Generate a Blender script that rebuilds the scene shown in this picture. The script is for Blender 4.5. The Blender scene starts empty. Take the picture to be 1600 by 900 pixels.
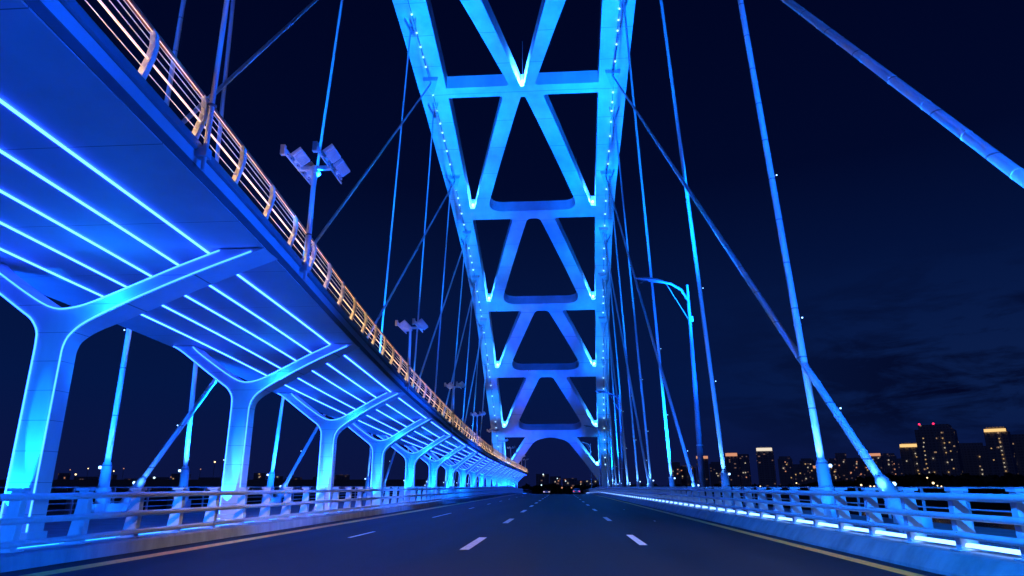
import bpy, bmesh, math, random
from mathutils import Vector, Matrix
from mathutils.geometry import tessellate_polygon

random.seed(7)
R = math.radians
SC = bpy.context.scene
COL = SC.collection

# ------------------------------------------------------------------ camera, sky, exposure
CAM_H = 1.25
FPX = 1050.0                                   # focal length in pixels of a 1600 px wide frame
TH = math.atan(310 / FPX)                      # pitched up
PSI = math.atan(78 / math.hypot(FPX, 310))     # turned a little to the left
FW = Vector((-math.sin(PSI) * math.cos(TH), math.cos(PSI) * math.cos(TH), math.sin(TH)))
RT = Vector((math.cos(PSI), math.sin(PSI), 0))
UP = RT.cross(FW)
cd = bpy.data.cameras.new('camera')
cam = bpy.data.objects.new('camera', cd)
COL.objects.link(cam)
cam.matrix_world = Matrix(((RT.x, UP.x, -FW.x, 0), (RT.y, UP.y, -FW.y, 0), (RT.z, UP.z, -FW.z, CAM_H), (0, 0, 0, 1)))
cd.sensor_width = 36
cd.lens = 36 * FPX / 1600
cd.clip_start = 0.05
cd.clip_end = 20000
SC.camera = cam

world = bpy.data.worlds.new('World')
SC.world = world
world.use_nodes = True
def build_sky():
    nt = world.node_tree
    N, L = nt.nodes, nt.links
    bg = N['Background']
    tc = N.new('ShaderNodeTexCoord')
    sep = N.new('ShaderNodeSeparateXYZ'); L.new(tc.outputs['Generated'], sep.inputs[0])
    ramp = N.new('ShaderNodeValToRGB'); L.new(sep.outputs['Z'], ramp.inputs[0])
    cr = ramp.color_ramp
    stops = [(0.0, (.0034, .0070, .052)), (.05, (.0028, .0074, .055)), (.13, (.0012, .0080, .058)), (.26, (.0012, .0070, .048)),
             (.42, (.0004, .0028, .024)), (.70, (.0002, .0014, .016))]
    while len(cr.elements) < len(stops): cr.elements.new(.5)
    for e, (p, c) in zip(cr.elements, stops): e.position = p; e.color = (*c, 1)
    # streaky dark cloud on the last of the dusk
    mp = N.new('ShaderNodeMapping'); L.new(tc.outputs['Generated'], mp.inputs[0])
    mp.inputs['Rotation'].default_value = (0, R(14), 0)
    mp.inputs['Scale'].default_value = (3.0, 3.0, 11.0)
    no = N.new('ShaderNodeTexNoise'); L.new(mp.outputs[0], no.inputs[0])
    no.inputs['Scale'].default_value = 2.2; no.inputs['Detail'].default_value = 9; no.inputs['Roughness'].default_value = .62
    no.inputs['Distortion'].default_value = .35
    nr = N.new('ShaderNodeValToRGB'); L.new(no.outputs[0], nr.inputs[0])
    nr.color_ramp.elements[0].position = .45; nr.color_ramp.elements[1].position = .57
    band = N.new('ShaderNodeMapRange'); L.new(sep.outputs['Z'], band.inputs[0])
    band.inputs[1].default_value = .30; band.inputs[2].default_value = .16
    east = N.new('ShaderNodeMapRange'); L.new(sep.outputs['X'], east.inputs[0])
    east.inputs[1].default_value = .15; east.inputs[2].default_value = .5
    low = N.new('ShaderNodeMapRange'); L.new(sep.outputs['Z'], low.inputs[0])
    low.inputs[1].default_value = .02; low.inputs[2].default_value = .09
    m0 = N.new('ShaderNodeMath'); m0.operation = 'MULTIPLY'; L.new(band.outputs[0], m0.inputs[0]); L.new(east.outputs[0], m0.inputs[1])
    m1 = N.new('ShaderNodeMath'); m1.operation = 'MULTIPLY'; L.new(m0.outputs[0], m1.inputs[0]); L.new(low.outputs[0], m1.inputs[1])
    m2 = N.new('ShaderNodeMath'); m2.operation = 'MULTIPLY'; L.new(m1.outputs[0], m2.inputs[0]); L.new(nr.outputs[0], m2.inputs[1])
    mixl = N.new('ShaderNodeMix'); mixl.data_type = 'RGBA'
    L.new(m1.outputs[0], mixl.inputs['Factor']); L.new(ramp.outputs[0], mixl.inputs[6]); mixl.inputs[7].default_value = (.0030, .0120, .066, 1)
    mixc = N.new('ShaderNodeMix'); mixc.data_type = 'RGBA'
    L.new(m2.outputs[0], mixc.inputs['Factor']); L.new(mixl.outputs[2], mixc.inputs[6]); mixc.inputs[7].default_value = (.0008, .0020, .016, 1)
    L.new(mixc.outputs[2], bg.inputs['Color'])
    bg.inputs['Strength'].default_value = 1.0
build_sky()
sd = bpy.data.lights.new('skyline_fill', 'SUN'); sd.energy = .03; sd.color = (.40, .52, 1.0); sd.angle = R(.5)
so = bpy.data.objects.new('skyline_fill', sd); COL.objects.link(so); so.rotation_euler = (R(55), 0, R(-28))  # weak sun added to lift the dark skyline walls
SC.view_settings.view_transform = 'Standard'
SC.view_settings.look = 'None'
SC.view_settings.exposure = 0.0
SC.view_settings.gamma = 1.0
SC.view_settings.use_curve_mapping = False
SC.render.engine = 'CYCLES'
cy = SC.cycles
cy.use_denoising = True
cy.denoiser = 'OPENIMAGEDENOISE'
cy.use_light_tree = True
cy.max_bounces = 5; cy.diffuse_bounces = 3; cy.glossy_bounces = 3; cy.transmission_bounces = 2
cy.sample_clamp_indirect = 6.0
cy.sample_clamp_direct = 0.0
cy.caustics_reflective = False; cy.caustics_refractive = False

BLUE = (.004, .135, 1.0)        # blue floodlights
DEEP = (.003, .075, 1.0)        # deeper blue LED of the walkway
CYAN = (.004, .24, 1.0)
LAMPS = []
def spot(loc, target, power, size, color=BLUE, blend=.6, radius=.08):
    d = bpy.data.lights.new('flood_and_fill_beam', 'SPOT')  # shared by real floodlights and added fill spots
    d.energy = power; d.color = color; d.spot_size = R(size); d.spot_blend = blend; d.shadow_soft_size = radius
    o = bpy.data.objects.new('flood_and_fill_beam', d)
    COL.objects.link(o)
    o.location = loc
    o.rotation_euler = (Vector(target) - Vector(loc)).to_track_quat('-Z', 'Y').to_euler()
    return o
def bulb(loc, power, color=BLUE, radius=.12):
    d = bpy.data.lights.new('lamp_glow', 'POINT')
    d.energy = power; d.color = color; d.shadow_soft_size = radius
    o = bpy.data.objects.new('lamp_glow', d); COL.objects.link(o); o.location = loc
    return o

# ------------------------------------------------------------------ materials
def base_mat(name):
    m = bpy.data.materials.new(name); m.use_nodes = True
    nt = m.node_tree
    return m, nt, nt.nodes, nt.links, nt.nodes['Principled BSDF']
def paint(name, col, rough=.45, var=.18, scale=1.6, metal=0.0, spec=.5, bump=0.0, seam=None):
    """painted / cast surface with cloudy wear and faint streaks; seam = (axis, spacing) puts plate joints in"""
    m, nt, N, L, b = base_mat(name)
    tc = N.new('ShaderNodeTexCoord')
    n1 = N.new('ShaderNodeTexNoise'); n1.inputs['Scale'].default_value = scale; n1.inputs['Detail'].default_value = 7; n1.inputs['Roughness'].default_value = .6
    mp = N.new('ShaderNodeMapping'); mp.inputs['Scale'].default_value = (1.0, 1.0, .35)
    L.new(tc.outputs['Object'], mp.inputs[0]); L.new(mp.outputs[0], n1.inputs['Vector'])
    r = N.new('ShaderNodeMapRange'); L.new(n1.outputs[0], r.inputs[0])
    r.inputs[1].default_value = .3; r.inputs[2].default_value = .7; r.inputs[3].default_value = 1 - var; r.inputs[4].default_value = 1 + var * .5
    mul = N.new('ShaderNodeVectorMath'); mul.operation = 'SCALE'; mul.inputs[0].default_value = col; L.new(r.outputs[0], mul.inputs['Scale'])
    out = mul.outputs[0]
    if seam:
        sp = N.new('ShaderNodeSeparateXYZ'); L.new(tc.outputs['Object'], sp.inputs[0])
        dv = N.new('ShaderNodeMath'); dv.operation = 'DIVIDE'; L.new(sp.outputs[seam[0]], dv.inputs[0]); dv.inputs[1].default_value = seam[1]
        fr = N.new('ShaderNodeMath'); fr.operation = 'FRACT'; L.new(dv.outputs[0], fr.inputs[0])
        lt = N.new('ShaderNodeMath'); lt.operation = 'LESS_THAN'; L.new(fr.outputs[0], lt.inputs[0]); lt.inputs[1].default_value = seam[2] / seam[1]
        mx = N.new('ShaderNodeMix'); mx.data_type = 'RGBA'; L.new(lt.outputs[0], mx.inputs['Factor']); L.new(out, mx.inputs[6])
        mx.inputs[7].default_value = (col[0] * .35, col[1] * .35, col[2] * .35, 1)
        out = mx.outputs[2]
    L.new(out, b.inputs['Base Color'])
    b.inputs['Roughness'].default_value = rough; b.inputs['Metallic'].default_value = metal
    b.inputs['Specular IOR Level'].default_value = spec
    if bump:
        n2 = N.new('ShaderNodeTexNoise'); n2.inputs['Scale'].default_value = 60; n2.inputs['Detail'].default_value = 4
        L.new(tc.outputs['Object'], n2.inputs['Vector'])
        bp = N.new('ShaderNodeBump'); bp.inputs['Strength'].default_value = bump; bp.inputs['Distance'].default_value = .01
        L.new(n2.outputs[0], bp.inputs['Height']); L.new(bp.outputs[0], b.inputs['Normal'])
    return m
def glow(name, col, strength):
    m, nt, N, L, b = base_mat(name)
    b.inputs['Base Color'].default_value = (.6, .6, .6, 1)
    b.inputs['Emission Color'].default_value = (*col, 1)
    b.inputs['Emission Strength'].default_value = strength
    return m

M = {}
M['steel'] = paint('white_arch_steel', (.70, .71, .72), .42, .30, .22, seam=(1, 5.6, .07))
M['cable'] = paint('cable_sheath', (.66, .67, .70), .38, .12, 2.0, seam=(2, 1.9, .05))
M['cable_plain'] = paint('far_cable_sheath', (.64, .65, .69), .5, .05, .6)
M['lamp_pole'] = paint('lamp_pole_paint', (.14, .155, .20), .45, .12, 3.0)
M['pier'] = paint('pier_paint', (.66, .67, .69), .42, .14, 1.3, seam=(2, .62, .012))
M['soffit'] = paint('soffit_panel', (.50, .52, .58), .62, .16, .5, seam=(1, 3.0, .02))
M['fascia'] = paint('fascia_panel', (.52, .54, .60), .5, .10, .8)
M['dark_steel'] = paint('shadow_gap_steel', (.10, .11, .14), .5, .2, 1.5)
M['rail'] = paint('guardrail_paint', (.58, .59, .64), .40, .12, 3.0)
M['stainless'] = paint('stainless_steel', (.78, .74, .66), .42, .08, 6.0)
M['wood'] = paint('brown_handrail_wood', (.34, .12, .06), .45, .35, 5.0)
M['concrete'] = paint('kerb_concrete', (.33, .36, .43), .75, .30, 2.2, bump=.35)
M['concrete_dark'] = paint('dark_kerb_concrete', (.26, .26, .27), .75, .35, 2.2, bump=.35)  # darker grey than the other kerb
M['channel'] = paint('channel_steel', (.20, .21, .25), .5, .15, 1.2)
M['deck'] = paint('deck_concrete', (.27, .28, .31), .6, .3, 1.5, bump=.3)
M['lamp_body'] = paint('lamp_housing', (.50, .53, .58), .4, .15, 4.0)
M['pole'] = paint('pole_paint', (.55, .57, .62), .4, .12, 3.0)
M['led'] = glow('walkway_led', (.013, .056, 1.0), 27)
M['led_edge'] = glow('pier_edge_led', (.016, .09, 1.0), 9)
M['led_rail'] = glow('barrier_led', (.17, .38, 1.0), 4.5)
M['led_kerb'] = glow('kerb_led', (.01, .20, 1.0), 4.5)
M['warm'] = glow('warm_rail_led', (1.0, .60, .28), 1.0)
M['warm_bright'] = glow('warm_base_led', (1.0, .60, .24), 60)
M['fill_lamp_lens'] = glow('added_lamp_lens', (1.0, .85, .7), 3)  # lens of the added lamp behind the viewer
M['bulb'] = glow('flood_lens', (.30, .55, 1.0), 4.5)
M['dot'] = glow('rib_lamp_lens', (.30, .62, 1.0), 4)
M['line_white'] = paint('white_road_paint', (.84, .84, .84), .55, .35, 9.0)
M['line_yellow'] = paint('yellow_road_paint', (.95, .40, .04), .55, .30, 9.0)

def asphalt():
    m, nt, N, L, b = base_mat('asphalt')
    tc = N.new('ShaderNodeTexCoord')
    n = N.new('ShaderNodeTexNoise'); n.inputs['Scale'].default_value = 45; n.inputs['Detail'].default_value = 6; n.inputs['Roughness'].default_value = .75
    L.new(tc.outputs['Object'], n.inputs['Vector'])
    mp = N.new('ShaderNodeMapping'); mp.inputs['Scale'].default_value = (.9, .035, 1); L.new(tc.outputs['Object'], mp.inputs[0])
    n2 = N.new('ShaderNodeTexNoise'); n2.inputs['Scale'].default_value = 1.1; n2.inputs['Detail'].default_value = 5; L.new(mp.outputs[0], n2.inputs['Vector'])
    r = N.new('ShaderNodeMapRange'); L.new(n2.outputs[0], r.inputs[0]); r.inputs[1].default_value = .3; r.inputs[2].default_value = .7; r.inputs[3].default_value = .45; r.inputs[4].default_value = 1.7
    r2 = N.new('ShaderNodeMapRange'); L.new(n.outputs[0], r2.inputs[0]); r2.inputs[1].default_value = .3; r2.inputs[2].default_value = .7; r2.inputs[3].default_value = .65; r2.inputs[4].default_value = 1.4
    mu = N.new('ShaderNodeMath'); mu.operation = 'MULTIPLY'; L.new(r.outputs[0], mu.inputs[0]); L.new(r2.outputs[0], mu.inputs[1])
    sc = N.new('ShaderNodeVectorMath'); sc.operation = 'SCALE'; sc.inputs[0].default_value = (.0115, .0135, .0165); L.new(mu.outputs[0], sc.inputs['Scale'])
    L.new(sc.outputs[0], b.inputs['Base Color'])
    rr = N.new('ShaderNodeMapRange'); L.new(n2.outputs[0], rr.inputs[0]); rr.inputs[3].default_value = .5; rr.inputs[4].default_value = .75
    L.new(rr.outputs[0], b.inputs['Roughness'])
    b.inputs['Specular IOR Level'].default_value = .16
    bp = N.new('ShaderNodeBump'); bp.inputs['Strength'].default_value = .55; bp.inputs['Distance'].default_value = .012
    L.new(n.outputs[0], bp.inputs['Height']); L.new(bp.outputs[0], b.inputs['Normal'])
    return m
M['asphalt'] = asphalt()
def water():
    m, nt, N, L, b = base_mat('river_water')
    b.inputs['Base Color'].default_value = (.006, .012, .03, 1); b.inputs['Roughness'].default_value = .12
    tc = N.new('ShaderNodeTexCoord')
    n = N.new('ShaderNodeTexNoise'); n.inputs['Scale'].default_value = .35; n.inputs['Detail'].default_value = 6; L.new(tc.outputs['Object'], n.inputs['Vector'])
    bp = N.new('ShaderNodeBump'); bp.inputs['Strength'].default_value = .5; bp.inputs['Distance'].default_value = .6
    L.new(n.outputs[0], bp.inputs['Height']); L.new(bp.outputs[0], b.inputs['Normal'])
    return m
M['water'] = water()
M['bank'] = paint('dark_bank_soil', (.035, .04, .035), .9, .5, .02)
M['leaf'] = paint('dark_foliage', (.06, .075, .06), .8, .5, .3)
M['parapet'] = paint('far_parapet_concrete', (.30, .32, .36), .7, .3, .05)
def tower_mat(name, base, cw, ch, frac, col, strength):
    """facade with floors and bays; a random few of the small windows are lit"""
    m, nt, N, L, b = base_mat(name)
    geo = N.new('ShaderNodeTexCoord')
    sp = N.new('ShaderNodeSeparateXYZ'); L.new(geo.outputs['Object'], sp.inputs[0])
    ad = N.new('ShaderNodeMath'); ad.operation = 'ADD'; L.new(sp.outputs[0], ad.inputs[0]); L.new(sp.outputs[1], ad.inputs[1])
    def cell(src, size):
        d = N.new('ShaderNodeMath'); d.operation = 'DIVIDE'; L.new(src, d.inputs[0]); d.inputs[1].default_value = size
        f = N.new('ShaderNodeMath'); f.operation = 'FLOOR'; L.new(d.outputs[0], f.inputs[0])
        r = N.new('ShaderNodeMath'); r.operation = 'FRACT'; L.new(d.outputs[0], r.inputs[0])
        return f.outputs[0], r.outputs[0]
    fx, rx = cell(ad.outputs[0], cw); fz, rz = cell(sp.outputs[2], ch)
    cb = N.new('ShaderNodeCombineXYZ'); L.new(fx, cb.inputs[0]); L.new(fz, cb.inputs[1])
    oi = N.new('ShaderNodeObjectInfo'); L.new(oi.outputs['Random'], cb.inputs[2])
    wn = N.new('ShaderNodeTexWhiteNoise'); L.new(cb.outputs[0], wn.inputs['Vector'])
    lit = N.new('ShaderNodeMath'); lit.operation = 'LESS_THAN'; L.new(wn.outputs['Value'], lit.inputs[0]); lit.inputs[1].default_value = frac
    def window(r, lo, hi):
        a = N.new('ShaderNodeMath'); a.operation = 'GREATER_THAN'; L.new(r, a.inputs[0]); a.inputs[1].default_value = lo
        c = N.new('ShaderNodeMath'); c.operation = 'LESS_THAN'; L.new(r, c.inputs[0]); c.inputs[1].default_value = hi
        q = N.new('ShaderNodeMath'); q.operation = 'MULTIPLY'; L.new(a.outputs[0], q.inputs[0]); L.new(c.outputs[0], q.inputs[1])
        return q.outputs[0]
    wx, wz = window(rx, .25, .75), window(rz, .3, .8)
    w = N.new('ShaderNodeMath'); w.operation = 'MULTIPLY'; L.new(wx, w.inputs[0]); L.new(wz, w.inputs[1])
    e = N.new('ShaderNodeMath'); e.operation = 'MULTIPLY'; L.new(w.outputs[0], e.inputs[0]); L.new(lit.outputs[0], e.inputs[1])
    e2 = N.new('ShaderNodeMath'); e2.operation = 'MULTIPLY'; L.new(e.outputs[0], e2.inputs[0]); e2.inputs[1].default_value = strength
    mx = N.new('ShaderNodeMix'); mx.data_type = 'RGBA'; L.new(w.outputs[0], mx.inputs['Factor'])
    mx.inputs[6].default_value = (*base, 1); mx.inputs[7].default_value = (base[0] * .55, base[1] * .55, base[2] * .6, 1)
    L.new(mx.outputs[2], b.inputs['Base Color'])
    b.inputs['Emission Color'].default_value = (*col, 1); L.new(e2.outputs[0], b.inputs['Emission Strength'])
    b.inputs['Roughness'].default_value = .6
    return m
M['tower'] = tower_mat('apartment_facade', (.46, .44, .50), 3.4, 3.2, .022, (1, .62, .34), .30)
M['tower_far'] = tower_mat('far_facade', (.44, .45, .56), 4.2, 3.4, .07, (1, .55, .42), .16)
M['win_warm'] = glow('lit_window_warm', (1, .62, .24), .6)
M['win_pale'] = glow('lit_window_pale', (1, .85, .6), .6)
M['crown_gold'] = glow('roof_crown_gold', (1, .62, .22), 1.1)
M['crown_white'] = glow('roof_crown_white', (1, .86, .66), .9)
M['crown_red'] = glow('roof_crown_orange', (1, .42, .22), .7)
M['beacon'] = glow('red_beacon', (1, .02, .10), 2.5)
M['town_lamp'] = glow('town_lamp', (1, .70, .36), 2.6)
M['town_white'] = glow('town_lamp_white', (.6, .85, 1), 2)
M['tail'] = glow('tail_light', (1, .06, .02), 1.5)
M['head'] = glow('head_light', (1, .70, .42), 1.6)
M['car_paint'] = paint('dark_car_paint', (.05, .05, .06), .25, .1, 3)
M['car_light'] = paint('silver_car_paint', (.45, .46, .48), .25, .1, 3)
M['glass'] = paint('car_glass', (.02, .025, .03), .08, .05, 3)
M['tyre'] = paint('tyre_rubber', (.02, .02, .02), .8, .1, 8)

# ------------------------------------------------------------------ mesh helpers
class MB:
    def __init__(s): s.v = []; s.f = []
    def quadstrip(s, rings, closed=True, caps=True):
        o = len(s.v); n = len(rings[0])
        for r in rings: s.v += [tuple(p) for p in r]
        for i in range(len(rings) - 1):
            for j in range(n if closed else n - 1):
                k = (j + 1) % n
                s.f.append((o + i * n + j, o + i * n + k, o + (i + 1) * n + k, o + (i + 1) * n + j))
        if closed and caps:
            s.f.append(tuple(o + j for j in range(n - 1, -1, -1)))
            q = o + (len(rings) - 1) * n
            s.f.append(tuple(q + j for j in range(n)))
        return s
    def box(s, x0, x1, y0, y1, z0, z1):
        return s.quadstrip([[(x0, y0, z0), (x1, y0, z0), (x1, y1, z0), (x0, y1, z0)], [(x0, y0, z1), (x1, y0, z1), (x1, y1, z1), (x0, y1, z1)]])
    def obox(s, c, ax, ay, az):
        c, ax, ay, az = map(Vector, (c, ax, ay, az))
        lo = [c - az + ax * i + ay * j for i, j in ((-1, -1), (1, -1), (1, 1), (-1, 1))]
        return s.quadstrip([lo, [p + az * 2 for p in lo]])
    def tube(s, pts, rad, n=8):
        pts = [Vector(p) for p in pts]
        rads = rad if isinstance(rad, (list, tuple)) else [rad] * len(pts)
        rings = []
        for i, p in enumerate(pts):
            t = (pts[min(i + 1, len(pts) - 1)] - pts[max(i - 1, 0)]).normalized()
            a = Vector((0, 0, 1)) if abs(t.z) < .9 else Vector((1, 0, 0))
            u = t.cross(a).normalized(); w = u.cross(t).normalized()
            rings.append([p + (u * math.cos(2 * math.pi * k / n) + w * math.sin(2 * math.pi * k / n)) * rads[i] for k in range(n)])
        return s.quadstrip(rings)
    def ball(s, c, r, n=8, m=6):
        c = Vector(c)
        rings = [[c + Vector((math.sin(math.pi * i / m) * math.cos(2 * math.pi * k / n) * r, math.sin(math.pi * i / m) * math.sin(2 * math.pi * k / n) * r, -math.cos(math.pi * i / m) * r)) for k in range(n)] for i in range(1, m)]
        return s.quadstrip(rings)
    def fill(s, loops, front, back):
        """loops of 2D points (outer first, then holes); front/back map (x, y) to a 3D point; makes a solid plate"""
        flat = [p for l in loops for p in l]
        tris = tessellate_polygon([[Vector((p[0], p[1], 0)) for p in l] for l in loops])
        o = len(s.v); n = len(flat)
        s.v += [tuple(front(*p)) for p in flat] + [tuple(back(*p)) for p in flat]
        for a, b, c in tris:
            s.f.append((o + a, o + b, o + c)); s.f.append((o + n + c, o + n + b, o + n + a))
        k = 0
        for l in loops:
            for j in range(len(l)):
                a, b = k + j, k + (j + 1) % len(l)
                s.f.append((o + a, o + n + a, o + n + b, o + b))
            k += len(l)
        return s
    def build(s, name, mat, parent=None, smooth=False, bevel=0.0):
        me = bpy.data.meshes.new(name)
        me.from_pydata(s.v, [], s.f)
        bm = bmesh.new(); bm.from_mesh(me)
        bmesh.ops.recalc_face_normals(bm, faces=bm.faces)
        if bevel:
            es = [e for e in bm.edges if len(e.link_faces) == 2 and e.calc_face_angle(0) > R(40)]
            bmesh.ops.bevel(bm, geom=es, offset=bevel, segments=2, affect='EDGES', profile=.5, clamp_overlap=True)
        bm.to_mesh(me); bm.free()
        if smooth:
            me.polygons.foreach_set('use_smooth', [True] * len(me.polygons))
            me.set_sharp_from_angle(angle=R(38))
        me.materials.append(M[mat])
        o = bpy.data.objects.new(name, me)
        COL.objects.link(o)
        if parent: o.parent = parent
        return o
def empty(name, loc=(0, 0, 0)):
    o = bpy.data.objects.new(name, None); COL.objects.link(o); o.location = loc; o.empty_display_size = .3
    return o
def tag(o, label=None, cat=None, group=None, kind=None):
    if label: o['label'] = label
    if cat: o['category'] = cat
    if group: o['group'] = group
    if kind: o['kind'] = kind
    return o
def child(o, parent):
    """parent keeping world coordinates of a mesh that was written in world space"""
    o.parent = parent
    o.matrix_parent_inverse = Matrix.Translation(-parent.location)
    return o
def share(src, name, parent, loc=(0, 0, 0)):
    inv = src.matrix_parent_inverse.copy(); o = src.copy(); COL.objects.link(o); o.name = name; o.parent = parent
    o.matrix_parent_inverse = inv; o.location = loc
    return o
def lerp(tab, x):
    if x <= tab[0][0]:
        (a, p), (b, q) = tab[0], tab[1]
    elif x >= tab[-1][0]:
        (a, p), (b, q) = tab[-2], tab[-1]
    else:
        for (a, p), (b, q) in zip(tab, tab[1:]):
            if a <= x <= b: break
    return p + (q - p) * (x - a) / (b - a)
def spl(tab, x):
    """smooth (Catmull-Rom) read of a table"""
    if x <= tab[0][0] or x >= tab[-1][0]: return lerp(tab, x)
    for i in range(len(tab) - 1):
        if tab[i][0] <= x <= tab[i + 1][0]: break
    x0, y0 = tab[i]; x1, y1 = tab[i + 1]; h = x1 - x0
    m0 = (y1 - tab[i - 1][1]) / (x1 - tab[i - 1][0]) if i else (y1 - y0) / h
    m1 = (tab[i + 2][1] - y0) / (tab[i + 2][0] - x0) if i + 2 < len(tab) else (y1 - y0) / h
    t = (x - x0) / h
    return (2*t**3 - 3*t*t + 1) * y0 + (t**3 - 2*t*t + t) * h * m0 + (-2*t**3 + 3*t*t) * y1 + (t**3 - t*t) * h * m1
ORD = ['first', 'second', 'third', 'fourth', 'fifth', 'sixth', 'seventh', 'eighth', 'ninth', 'tenth', 'eleventh', 'twelfth', 'thirteenth',
       'fourteenth', 'fifteenth', 'sixteenth', 'seventeenth', 'eighteenth', 'nineteenth', 'twentieth']

# ------------------------------------------------------------------ setting: river, banks, deck, road
def road_z(y):
    return 0.0 if y < 112 else -.011 * (y - 112) * min(1, (y - 112) / 20)
YS = [-40, -20, 0, 20, 40, 60, 80, 100, 112, 116, 120, 124, 128, 132, 140, 160, 180, 200, 240, 300, 380, 470]
def ribbon(name, x0, x1, dz, mat, ys=YS, kind='structure'):
    m = MB()
    m.quadstrip([[(x0, y, road_z(y) + dz), (x1, y, road_z(y) + dz)] for y in ys], closed=False)
    o = m.build(name, mat)
    if kind: o['kind'] = kind
    return o
w = MB(); w.v = [(-9000, -600, -14), (9000, -600, -14), (9000, 9000, -14), (-9000, 9000, -14)]; w.f = [(0, 1, 2, 3)]
tag(w.build('water', 'water'), kind='structure')
b_ = MB(); b_.quadstrip([[(x, 520 + 25 * math.sin(x * .004), -14.5), (x, 560 + 25 * math.sin(x * .004), -7), (x, 9000, -6)] for x in range(-9000, 9001, 300)], closed=False)
tag(b_.build('far_bank', 'bank'), kind='structure')
ribbon('road', -8.47, 5.56, 0.0, 'asphalt')
# concrete bridge deck that carries road and side paths
def deck_profile(y):
    z = road_z(y)
    return [(-20.2, y, z + .08), (-9.25, y, z + .08), (-9.25, y, z - .1), (6.6, y, z - .1), (6.6, y, z + .1), (12.4, y, z + .1), (12.4, y, z - 1.2), (8, y, z - 2.4), (-16, y, z - 2.4), (-20.2, y, z - 1.2)]
dk = MB(); dk.quadstrip([deck_profile(y) for y in YS])
tag(dk.build('bridge_deck', 'deck'), kind='structure')
# kerbs
def kerb(name, prof, mat='concrete'):
    m = MB(); m.quadstrip([[(x, y, road_z(y) + z) for x, z in prof] for y in YS])
    return tag(m.build(name, mat), kind='structure')
kerb('kerb', [(-8.47, -.05), (-8.49, .21), (-8.53, .24), (-9.24, .24), (-9.24, -.05)])
kerb('kerb', [(5.56, -.05), (5.58, .05), (5.74, .26), (5.80, .30), (6.59, .30), (6.59, -.05)], 'concrete_dark')
# painted lines: worn paint on the asphalt, each kind one sheet of road marking
def marking(name, rects, mat, dz=.004):
    m = MB()
    for x0, x1, y0, y1 in rects:
        ys = [y0] + [y for y in YS if y0 < y < y1] + [y1]
        m.quadstrip([[(x0, y, road_z(y) + dz), (x1, y, road_z(y) + dz)] for y in ys], closed=False)
    return tag(m.build(name, mat), kind='structure')
marking('road_edge_line', [(-7.90, -7.54, -30, 300)], 'line_yellow')
marking('road_edge_line', [(4.99, 5.26, -30, 300)], 'line_yellow')
marking('road_lane_line', [(-2.13, -1.93, y - 1.75, y + 1.75) for y in (5.8, 16.4, 26.8, 37.2, 46.8, 55.5, 64.5, 74, 84, 94, 104, 114)], 'line_white')
marking('road_lane_line', [(1.69, 1.87, y - 1.65, y + 1.65) for y in (7.3, 17.7, 28.6, 39.4, 49.7, 60, 70.5, 81, 91, 101, 111)], 'line_white')
marking('road_lane_line', [(-5.46, -5.36, y - 1.2, y + 1.2) for y in (19.0, 30.5, 33, 42, 52, 62, 72, 84, 96)], 'line_white')
marking('road_lane_line', [(3.42, 3.48, y - .2, y + .2) for y in (27, 40)], 'line_white')

# ------------------------------------------------------------------ guardrails beside the road
def guardrail(x, side, kerb_z, rails, y0, y1, step, name_label):
    root = empty('guardrail', (x, y0, 0))
    tag(root, name_label, 'guardrail', 'steel guardrails along both kerbs')
    # post: trapezoid plate that leans away from the traffic, flared foot and rounded cap
    ztop = 1.21
    s = side                                            # s = +1: traffic on the left of the rail (rail on the right kerb)
    p = MB()
    out = [(-.03, .02), (-.05, .55), (-.05, .98), (-.03, ztop - .05), (.02, ztop - .005), (.17, ztop - .01), (.20, ztop - .06), (.21, .9), (.26, .5), (.33, .10), (.36, .02)]
    p.fill([[((a * .8 + .0) * s, b) for a, b in out]], lambda a, b: (a, -.075, b), lambda a, b: (a, .075, b))
    p.box(min(-.09 * s, .42 * s), max(-.09 * s, .42 * s), -.15, .15, 0, .035)
    p.box(min(-.05 * s, .22 * s), max(-.05 * s, .22 * s), -.10, .10, ztop - .05, ztop + .012)
    proto = None
    ys = []
    y = y0
    while y < y1: ys.append(y); y += step
    for i, yy in enumerate(ys[:100]):
        if proto is None:
            proto = p.build('post', 'rail', root, bevel=.012)
            # foot stands on the kerb
            proto.location = (0, 0, kerb_z)
            proto.scale = (1, 1, (ztop + .012 - kerb_z) / (ztop + .012))
        else:
            share(proto, 'post', root, (0, yy - y0, kerb_z + road_z(yy)))
    for z, r in rails:
        m = MB()
        yy = [y0 - 12] + [v for v in range(int(y0) - 8, 119, 4)] + [v for v in YS if v > 119 and v < y1 + 60]
        m.tube([(-.115 * s * (1), v - y0, z + road_z(v)) for v in yy], r, 10)
        m.build('rail', 'rail', root, smooth=True)
    # sleeves at the splices
    return root, ys
gl, gly = guardrail(-8.80, -1, .235, [(1.085, .058), (.72, .056), (.365, .052)], 6.05, 158, 1.62, 'steel tube guardrail on the kerb below the raised walkway')
gr, gry = guardrail(6.12, 1, .30, [(1.10, .055), (.81, .052), (.545, .050)], 6.9, 158, 1.55, 'steel tube guardrail with glowing white blue strip, on the kerb beside the riverside cables')
m = MB(); m.quadstrip([[(6.15, y, road_z(y) + .36), (6.25, y, road_z(y) + .36), (6.25, y, road_z(y) + .412), (6.17, y, road_z(y) + .412)] for y in YS if y < 190])
lr = m.build('light_strip', 'led_rail'); child(lr, gr)

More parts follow.
